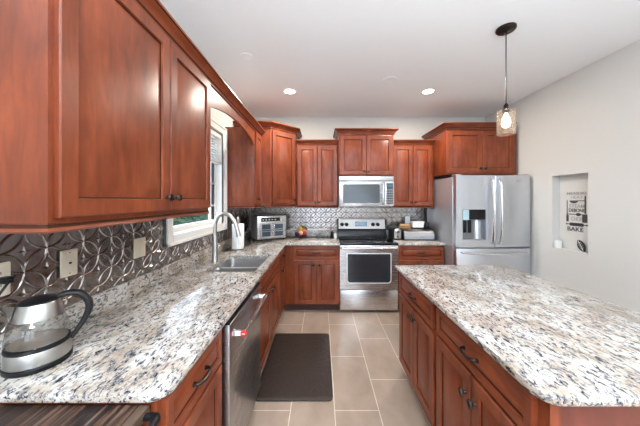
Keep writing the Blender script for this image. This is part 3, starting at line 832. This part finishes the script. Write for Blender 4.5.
# fruit
bw = thing('fruit_bowl', 'small dark bowl of fruit on the worktop left of the range', 'bowl', on(-.298, 3.76))
MB().lathe([(.04, 0), (.045, .006), (.075, .022), (.092, .048), (.088, .048), (.07, .026), (.035, .012)], 28).build('bowl', mat('dark_bowl', (.06, .02, .02), .3), bw)
def fruit(name, label, m, x, y, z, r, sz=.93, g=None):
    o = MB().lathe([(r*max(.04, math.sin(PI*k/12)), r*sz*(-math.cos(PI*k/12))-(.1*r if k in (0, 12) else 0)*(-1 if k == 0 else 1)) for k in range(13)], 18)
    o = o.build(name, m, None); o.location = (x, y, z); tag(o, label, 'fruit', g)
    MB().tube([(0, 0, r*sz*.8), (.003, 0, r*sz+.010)], .0018, 6).build('stem', 'green', o)
    return o
bz = CT1
fruit('plum', 'dark purple plum at the left edge of the fruit bowl', 'skin_plum', -.362, 3.755, bz+.068, .030)
fruit('plum', 'dark purple plum nearest the viewer in the fruit bowl', 'skin_plum', -.335, 3.705, bz+.066, .028)
fruit('peach', 'pale pink peach in the middle of the fruit bowl', 'skin_peach', -.300, 3.735, bz+.078, .037)
fruit('apple', 'dark red apple on the right side of the fruit bowl', 'skin_red', -.240, 3.735, bz+.068, .034)
fruit('orange', 'orange resting high on the right of the fruit pile', 'skin_orange', -.258, 3.785, bz+.112, .036)
fruit('lemon', 'yellow lemon on top of the fruit pile', 'skin_yellow', -.310, 3.795, bz+.135, .034, 1.1)

# shakers
def shaker(x, y, body, top, label):
    t = thing('shaker', label, 'shaker', on(x, y), 0, 'shakers by the range')
    MB().lathe([(.022, 0), (.024, .004), (.021, .05), (.019, .075)], 18).build('body', body, t)
    MB().lathe([(.0195, .0752), (.0205, .08), (.020, .093), (.010, .103), (.002, .104)], 18).build('cap', top, t)
shaker(.160, 3.72, 'black', 'black', 'black pepper shaker left of the range')
shaker(.212, 3.72, 'white_plastic', 'nickel', 'pale salt shaker right beside the range')

# toaster
ts = thing('toaster', 'black two-slice toaster with silver end panel beside the range', 'toaster', on(1.022, 3.56))
def loaf(w, h, y0, y1, r): return MB().loft([[(x, y, z) for x, z in rrect(0, w, .012, h, [.01, .01, r, r])] for y in (y0, y1)])
loaf(.125, .175, .012, .26, .035).build('body', 'black', ts)
pn = MB(); p_ = rrect(.014, .111, .02, .162, [.008, .008, .035, .035])
pn.loft([[(x, .0115, z) for x, z in p_], [(x, .003, z) for x, z in p_], [(.0625+(x-.0625)*.92, 0, .09+(z-.09)*.94) for x, z in p_]])
pn.build('end_panel', 'nickel', ts)
box1('lever', 'black', ts, .045, .08, -.022, -.0005, .105, .125, b=.004)
box1('lever_slot', 'slot', ts, .059, .066, -.002, .0, .05, .14)
MB().lathe([(.012, 0), (.011, .010), (.002, .011)], 14, Matrix.Translation((.0625, -.0002, .045)) @ Matrix.Rotation(PI/2, 4, 'X')).build('dial', 'black', ts)
box1('feet', 'black', ts, .01, .115, .03, .24, 0, .0115)
sl = MB().box(.035, .05, .04, .23, .1752, .1762).box(.075, .09, .04, .23, .1752, .1762); sl.build('bread_slot', 'slot', ts)

# bread box
bb = thing('bread_box', 'stainless roll-top bread box right of the toaster', 'bread box', on(1.157, 3.53))
BW = .445
pr = [(.0, .0), (.0, .06)] + [(.11-.11*math.cos(a), .06+.09*math.sin(a)) for a in [k*PI/16 for k in range(1, 9)]] + [(.27, .15), (.27, .0)]
MB().loft([[(x, y, z) for y, z in pr] for x in (.012, BW-.012)]).build('lid', 'steel_dark', bb)
for x0, x1 in ((0, .0118), (BW-.0118, BW)):
    MB().loft([[(x, (y-.13)*1.03+.13, max(0, z*1.03)) for y, z in pr] for x in (x0, x1)]).build('side_panel', 'black', bb)
box1('base', 'black', bb, .0125, BW-.0125, -.004, -.0003, 0, .014)
box1('handle', 'chrome', bb, BW/2-.04, BW/2+.04, -.014, -.0003, .035, .045, b=.003)
tz = CT1+.1552
cb = MB(); cb.box(-.02, .165, 0, .12, 0, .014, b=.004)
cb = cb.build('cutting_board', 'board'); cb.location = (1.150, 3.65, tz+.0004); tag(cb, 'light wooden board lying on top of the bread box', 'cutting board')
rl = MB().lathe([(.012, 0), (.02, .006), (.023, .03), (.023, .12), (.018, .15), (.010, .156)], 16, Matrix.Rotation(PI/2, 4, 'Y')).build('bread_roll', 'board')
rl.location = (1.155, 3.70, tz+.0145+.0235); tag(rl, 'small brown bread roll on the wooden board', 'bread')
tb = thing('food_tub', 'white rectangular tub in a dark tray on the bread box', 'container', (1.315, 3.63, tz+.0006))
box1('tray', 'black', tb, -.015, .26, -.005, .13, 0, .012, b=.003)
MB().loft([[(x, y, z) for x, y in rrect(.012-i, .168+i, .005-i, .115+i, .015)] for i, z in ((0, .0125), (.008, .085), (.012, .0855), (.012, .096), (.010, .098))]).build('tub', 'white_plastic', tb)
box1('side_box', 'black_soft', tb, .20, .25, .01, .11, .0125, .085, b=.004)

# kettle
kt = thing('kettle', 'glass and steel electric kettle with black handle at the near end of the worktop', 'kettle', on(-.985, .880), math.radians(38)); kt.scale = (.94, .94, .94)
MB().lathe([(.088, 0), (.090, .004), (.090, .014), (.086, .018)], 40).build('power_base', 'black', kt)
MB().lathe([(.085, .0185), (.088, .022), (.0875, .062), (.085, .068)], 40).build('steel_band', 'nickel', kt)
MB().lathe([(.0855, .0682), (.0875, .072), (.0855, .080), (.082, .082)], 40).build('gasket', 'black', kt)
gl = [(.0825, .0822), (.0850, .095), (.0840, .115), (.0790, .140), (.0715, .160), (.0650, .175)]
MB().lathe(gl, 48, caps=False).build('glass_body', 'kettle_glass', kt)
MB().lathe([(.078, .083), (.078, .0845), (.02, .085)], 40).build('heating_plate', 'nickel', kt)
MB().lathe([(.0665, .170), (.068, .172), (.0565, .222), (.054, .226)], 40).build('collar', 'nickel', kt)
MB().lathe([(.0535, .2262), (.053, .232), (.045, .238), (.012, .242), (.003, .243)], 32).build('lid', 'black', kt)
sp = MB().loft([[(-.052, -.028, .226), (-.052, .028, .226), (-.066, .022, .175), (-.066, -.022, .175)], [(-.084, -.008, .228), (-.084, .008, .228), (-.078, .006, .205), (-.078, -.006, .205)]])
sp.build('spout', 'nickel', kt)
hp = [(.045, 0, .232), (.075, 0, .240), (.110, 0, .232), (.134, 0, .200), (.138, 0, .165), (.124, 0, .125), (.100, 0, .085), (.088, 0, .062)]
MB().tube(hp, [.010, .015, .018, .018, .017, .014, .011, .008], 14, 5, flat=.75).build('handle', 'black_soft', kt)

# plug and cord
pc = thing('power_cord', 'black plug and cord in the wall outlet behind the kettle', 'power cord', (-1.0945, .866, 1.205))
box1('plug', 'black', pc, .0, .028, -.012, .012, -.012, .012, b=.004)
MB().tube([(.026, 0, 0), (.034, -.012, -.006), (.034, -.045, -.05), (.02, -.085, -.13), (.014, -.10, -.20), (.024, -.105, -.284)], .004, 8, 5).build('cord', 'black', pc)

# outlets
def plate(label, loc, rz, kind, m='almond', w=.073, name='outlet'):
    t = thing(name, label, 'outlet' if kind == 'outlet' else 'wall plate', loc, rz, 'wall plates')
    h_ = .058
    rp = MB(); p = rrect(-w/2, w/2, -h_, h_, .005)
    rp.loft([[(x, -.0003, z) for x, z in p], [(x, -.004, z) for x, z in p], [(x*.93, -.0065, z*.95) for x, z in p]])
    rp.build('cover', m, t)
    s = MB()
    if kind == 'outlet':
        for z in (-.024, .018):
            for x in (-.007, .007): s.box(x-.0012, x+.0012, -.0072, -.0064, z, z+.010)
    elif kind == 'jack':
        s.lathe([(.005, 0), (.004, .006)], 12, Matrix.Translation((0, -.0063, 0)) @ Matrix.Rotation(PI/2, 4, 'X'))
        for z in (-.045, .045): s.lathe([(.003, 0), (.002, .0015)], 8, Matrix.Translation((0, -.0063, z)) @ Matrix.Rotation(PI/2, 4, 'X'))
    else:
        s.box(-.017, .017, -.009, -.0063, -.034, .034, b=.002)
    s.build({'outlet': 'slots', 'jack': 'jack', 'switch': 'rocker'}[kind], 'slot' if kind != 'switch' else m, t)
wx = XL+.0125
plate('almond outlet at the left edge of the frame, behind the kettle', (wx, .858, 1.205), R90, 'outlet')
plate('almond wall plate with a center jack, between kettle handle and window', (wx, 1.103, 1.205), R90, 'jack', name='wall_plate')
plate('blank almond switch plate just left of the window', (wx, 1.533, 1.19), R90, 'switch', w=.095, name='wall_plate')
plate('pale outlet in the shadow beside the toaster oven', (wx, 3.38, 1.17), R90, 'outlet')
plate('white outlet on the metal backsplash above the bread box', (1.35, YB-.0125, 1.168), 0, 'outlet', 'white_plastic')

# ------------------------------------------------------------------ floor mat, foreground table and chair
fm = MB().slab(rrect(-.50, .090, 1.846, 2.77, .035), [], .0005, .018, .008).build('floor_mat', 'mat')
tag(fm, 'dark brown cushioned mat on the tile floor in front of the sink', 'mat')
tt = thing('side_table', 'dark striped wood table pushed against the near end of the cabinets', 'table', (-.86, 0, 0))
box1('tabletop', 'zebra', tt, -.245, .322, -.45, .748, .842, .872)
box1('edge_band', 'zebra_edge', tt, .3222, .352, -.45, .748, .840, .8725, b=.002)
for x in (-.21, .31):
    for y in (-.41, .71): box1('leg', 'zebra_edge', tt, x-.025, x+.025, y-.025, y+.025, 0, .8415, b=.003)
MB().tube([(.350, .728, .852), (.378, .728, .853), (.390, .715, .853), (.391, .66, .852), (.391, .50, .850), (.380, .485, .85), (.350, .485, .85)], [.010, .011, .012, .010, .010, .010, .010], 14, 4).build('handle', 'black', tt)

# ------------------------------------------------------------------ niche on right wall
nb = thing('candle_box', 'small white cube holder on the ledge of the wall niche', 'ornament', (2.600, 2.762, NZ0+.0004))
box1('case', 'white_plastic', nb, -.024, .024, -.024, .024, 0, .082, b=.006)
box1('cap', 'steel_side', nb, -.021, .021, -.021, .021, .0822, .090, b=.003)
lf = MB(); pts = []
for k in range(17):
    a = k/16; pts.append((a, .034*math.sin(PI*a)**.8))
ring = [(w_, h_*.13) for h_, w_ in pts]+[(-w_, h_*.13) for h_, w_ in pts[1:-1][::-1]]
lf.loft([[(-.006, x, z) for x, z in ring], [(.0, x*1.04, z) for x, z in ring], [(.006, x, z) for x, z in ring]])
lo = lf.build('leaf_ornament', mat('dark_leaf', (.03, .03, .03), .4))
lo.location = (2.618, 2.505, NZ0+.006); lo.rotation_euler = (math.radians(-32), math.radians(6), 0)
tag(lo, 'dark leaf-shaped ornament standing at the near end of the niche', 'ornament')
vn = MB(); vn.tube([(-.0075, 0, .01), (-.0075, 0, .12)], .0018, 6)
for k in range(4):
    for s_ in (-1, 1): vn.tube([(-.0075, 0, .025+k*.022), (-.0075, s_*.017, .043+k*.020)], .0012, 6)
vn.build('vein', 'white_plastic', lo)

sg = thing('wall_decal', 'black and grey kitchen word art with utensils inside the niche', 'wall art', (XR+ND-.0005, 2.61, 1.15), -R90)
# local: x to the right as read (world -Y), front -y (world -x)
def text(s, x, z, size, width, m, bold=.0):
    cu = bpy.data.curves.new('lettering', 'FONT'); cu.body = s; cu.size = size; cu.extrude = .0006; cu.offset = bold
    cu.align_x = 'CENTER'
    o = bpy.data.objects.new('lettering', cu); COL.objects.link(o)
    bpy.context.view_layer.update()
    me = bpy.data.meshes.new_from_object(o.evaluated_get(bpy.context.evaluated_depsgraph_get()))
    COL.objects.unlink(o); bpy.data.objects.remove(o)
    xs_ = [v.co.x for v in me.vertices]; k = width/(max(xs_)-min(xs_))
    mid = (max(xs_)+min(xs_))/2
    for v in me.vertices: v.co = ((v.co.x-mid)*k+x, -v.co.z-.0012, v.co.y+z)
    me.materials.clear(); me.materials.append(M[m])
    q = bpy.data.objects.new('lettering', me); COL.objects.link(q); q.parent = sg
    return q
text('MEASURE', 0, .385, .040, .205, 'ink_light', .0006)
text('HEAT', .0, .345, .040, .12, 'ink_light')
text('STEAM', 0, .250, .050, .155, 'ink_light', .0006)
text('DEBONE', 0, .205, .050, .165, 'ink', .0008)
text('CHOP', 0.0, .115, .056, .115, 'ink_light', .0006)
text('BAKE', -.015, .005, .062, .165, 'ink', .001)
p = MB()
a_ = [(.045*math.cos(a)-.03, .325+.030*math.sin(a)) for a in [PI+k*PI/12 for k in range(13)]]
p.loft([[(x, -.0005, z) for x, z in a_], [(x, -.002, z) for x, z in a_]]); p.box(.012, .09, -.002, -.0005, .318, .326)
p.build('pan_motif', 'ink', sg)
p = MB(); p.box(.078, .092, -.002, -.0005, .19, .37).box(-.105, -.097, -.002, -.0005, .17, .33)
p.box(-.11, .06, -.002, -.0005, .176, .184); rounded_panel(p, .055, .105, .10, .185, -.002, -.0005, .008)
rounded_panel(p, -.11, -.085, .10, .17, -.002, -.0005, .006); rounded_panel(p, -.005, .04, .165, .195, -.002, -.0005, .012)
p.build('utensil_motif', 'ink', sg)
p = MB(); rounded_panel(p, -.075, .07, .058, .092, -.002, -.0005, .012); p.box(-.11, .105, -.002, -.0005, .071, .079)
rounded_panel(p, -.115, -.095, .068, .082, -.002, -.0005, .006); rounded_panel(p, .09, .11, .068, .082, -.002, -.0005, .006)
p.build('rolling_pin_motif', 'ink', sg)

# ------------------------------------------------------------------ ceiling fixtures
def can(x, y, label, lit=True, grp='recessed ceiling lights'):
    t = thing('recessed_light', label, 'ceiling light', (x, y, ZC-.0005), 0, grp)
    MB().loft([[(r*math.cos(2*PI*j/32), r*math.sin(2*PI*j/32), z) for j in range(32)] for r, z in ((.082, 0), (.080, -.004), (.064, -.006), (.062, -.001))], False, False).build('trim_ring', 'white', t)
    MB().lathe([(.0615, -.0005), (.061, -.002), (.03, -.003)], 28).build('diffuser', 'lampglow', t)
    area_light('lamp', (0, 0, -.008), (0, 0, 0), .11, .11, CAN_W, (1, .90, .78), 'DISK', t)
can(-.372, 3.0, 'lit recessed ceiling light on the left, nearer the sink')
can(1.275, 3.0, 'lit recessed ceiling light on the right, nearer the refrigerator')
for x, y, lb_ in ((.45, -2.6, 'nearer the rear windows'),):
    t = thing('added_panel_light', 'added unseen large frosted square ceiling light behind the viewer, '+lb_, 'ceiling light', (x, y, ZC-.0005), 0)  # unseen lamp added to brighten the room
    MB().box(-.62, .62, -.62, .62, -.05, 0, b=.01).build('frame', 'white', t)
    box1('diffuser', 'added_panel_glow', t, -.59, .59, -.59, .59, -.053, -.0502)
    area_light('lamp', (0, 0, -.056), (0, 0, 0), 1.15, 1.15, ADDED_PANEL_W, (.87, .97, 1.08), 'SQUARE', t)
# open bowl pendants, added unseen behind the viewer to brighten the ceiling
for x, lb_ in ((-.2, 'nearer the side wall'), (1.3, 'nearer the niche wall')):
    t = thing('added_bowl_pendant', 'added unseen wide open bowl pendant lighting the ceiling behind the viewer, '+lb_, 'pendant light', (x, -.5, ZC-.0005), 0, 'added bowl pendants behind the viewer')
    MB().lathe([(.06, 0), (.06, -.02), (.01, -.03)], 24).build('canopy', 'white', t)
    MB().cyl((0, 0, -.02), (0, 0, -.95), .006, 10).build('stem', 'white', t)
    MB().lathe([(.02, -.95), (.16, -.935), (.27, -.88), (.32, -.81), (.315, -.81), (.265, -.872), (.16, -.925), (.02, -.94)], 40).build('bowl', 'white', t)
    area_light('lamp', (0, 0, -.81), (PI, 0, 0), .5, .5, ADDED_BOWL_W, (.87, .97, 1.08), 'DISK', t)
def disc(name, x, y, r, label):
    o = MB().lathe([(r, 0), (r, -.004), (r*.9, -.007), (r*.85, -.006), (r*.1, -.006)], 32).build(name, 'ceiling')
    o.location = (x, y, ZC-.0005); tag(o, label, 'ceiling fixture')
disc('ceiling_speaker', .745, 2.715, .075, 'flush round white ceiling disc between the two recessed lights')
disc('ceiling_speaker', -.67, 2.27, .055, 'small flush white ceiling disc above the sink side')

pn = thing('pendant_light', 'pendant lamp with crackled glass cylinder shade over the island', 'pendant light', (1.395, 1.90, ZC-.0005))
MB().lathe([(.066, 0), (.066, -.012), (.058, -.020), (.015, -.024), (.006, -.03)], 32).build('canopy', 'bronze', pn)
MB().cyl((0, 0, -.028), (0, 0, -.575), .0035, 10).build('cord', 'bronze', pn)
MB().lathe([(.006, -.565), (.013, -.575), (.018, -.585), (.014, -.595), (.022, -.605), (.026, -.612), (.024, -.628), (.012, -.640)], 20).build('socket', 'bronze', pn)
MB().loft([[(r*math.cos(2*PI*j/36), r*math.sin(2*PI*j/36), z) for j in range(36)] for r, z in ((.014, -.619), (.055, -.620), (.059, -.628), (.060, -.80), (.0575, -.80), (.0565, -.630), (.053, -.6235), (.014, -.6225))], False, False).build('lamp_shade', 'mercury', pn)
MB().lathe([(.010, -.641), (.013, -.655), (.026, -.69), (.029, -.715), (.022, -.74), (.006, -.75)], 20).build('bulb', 'bulb', pn)
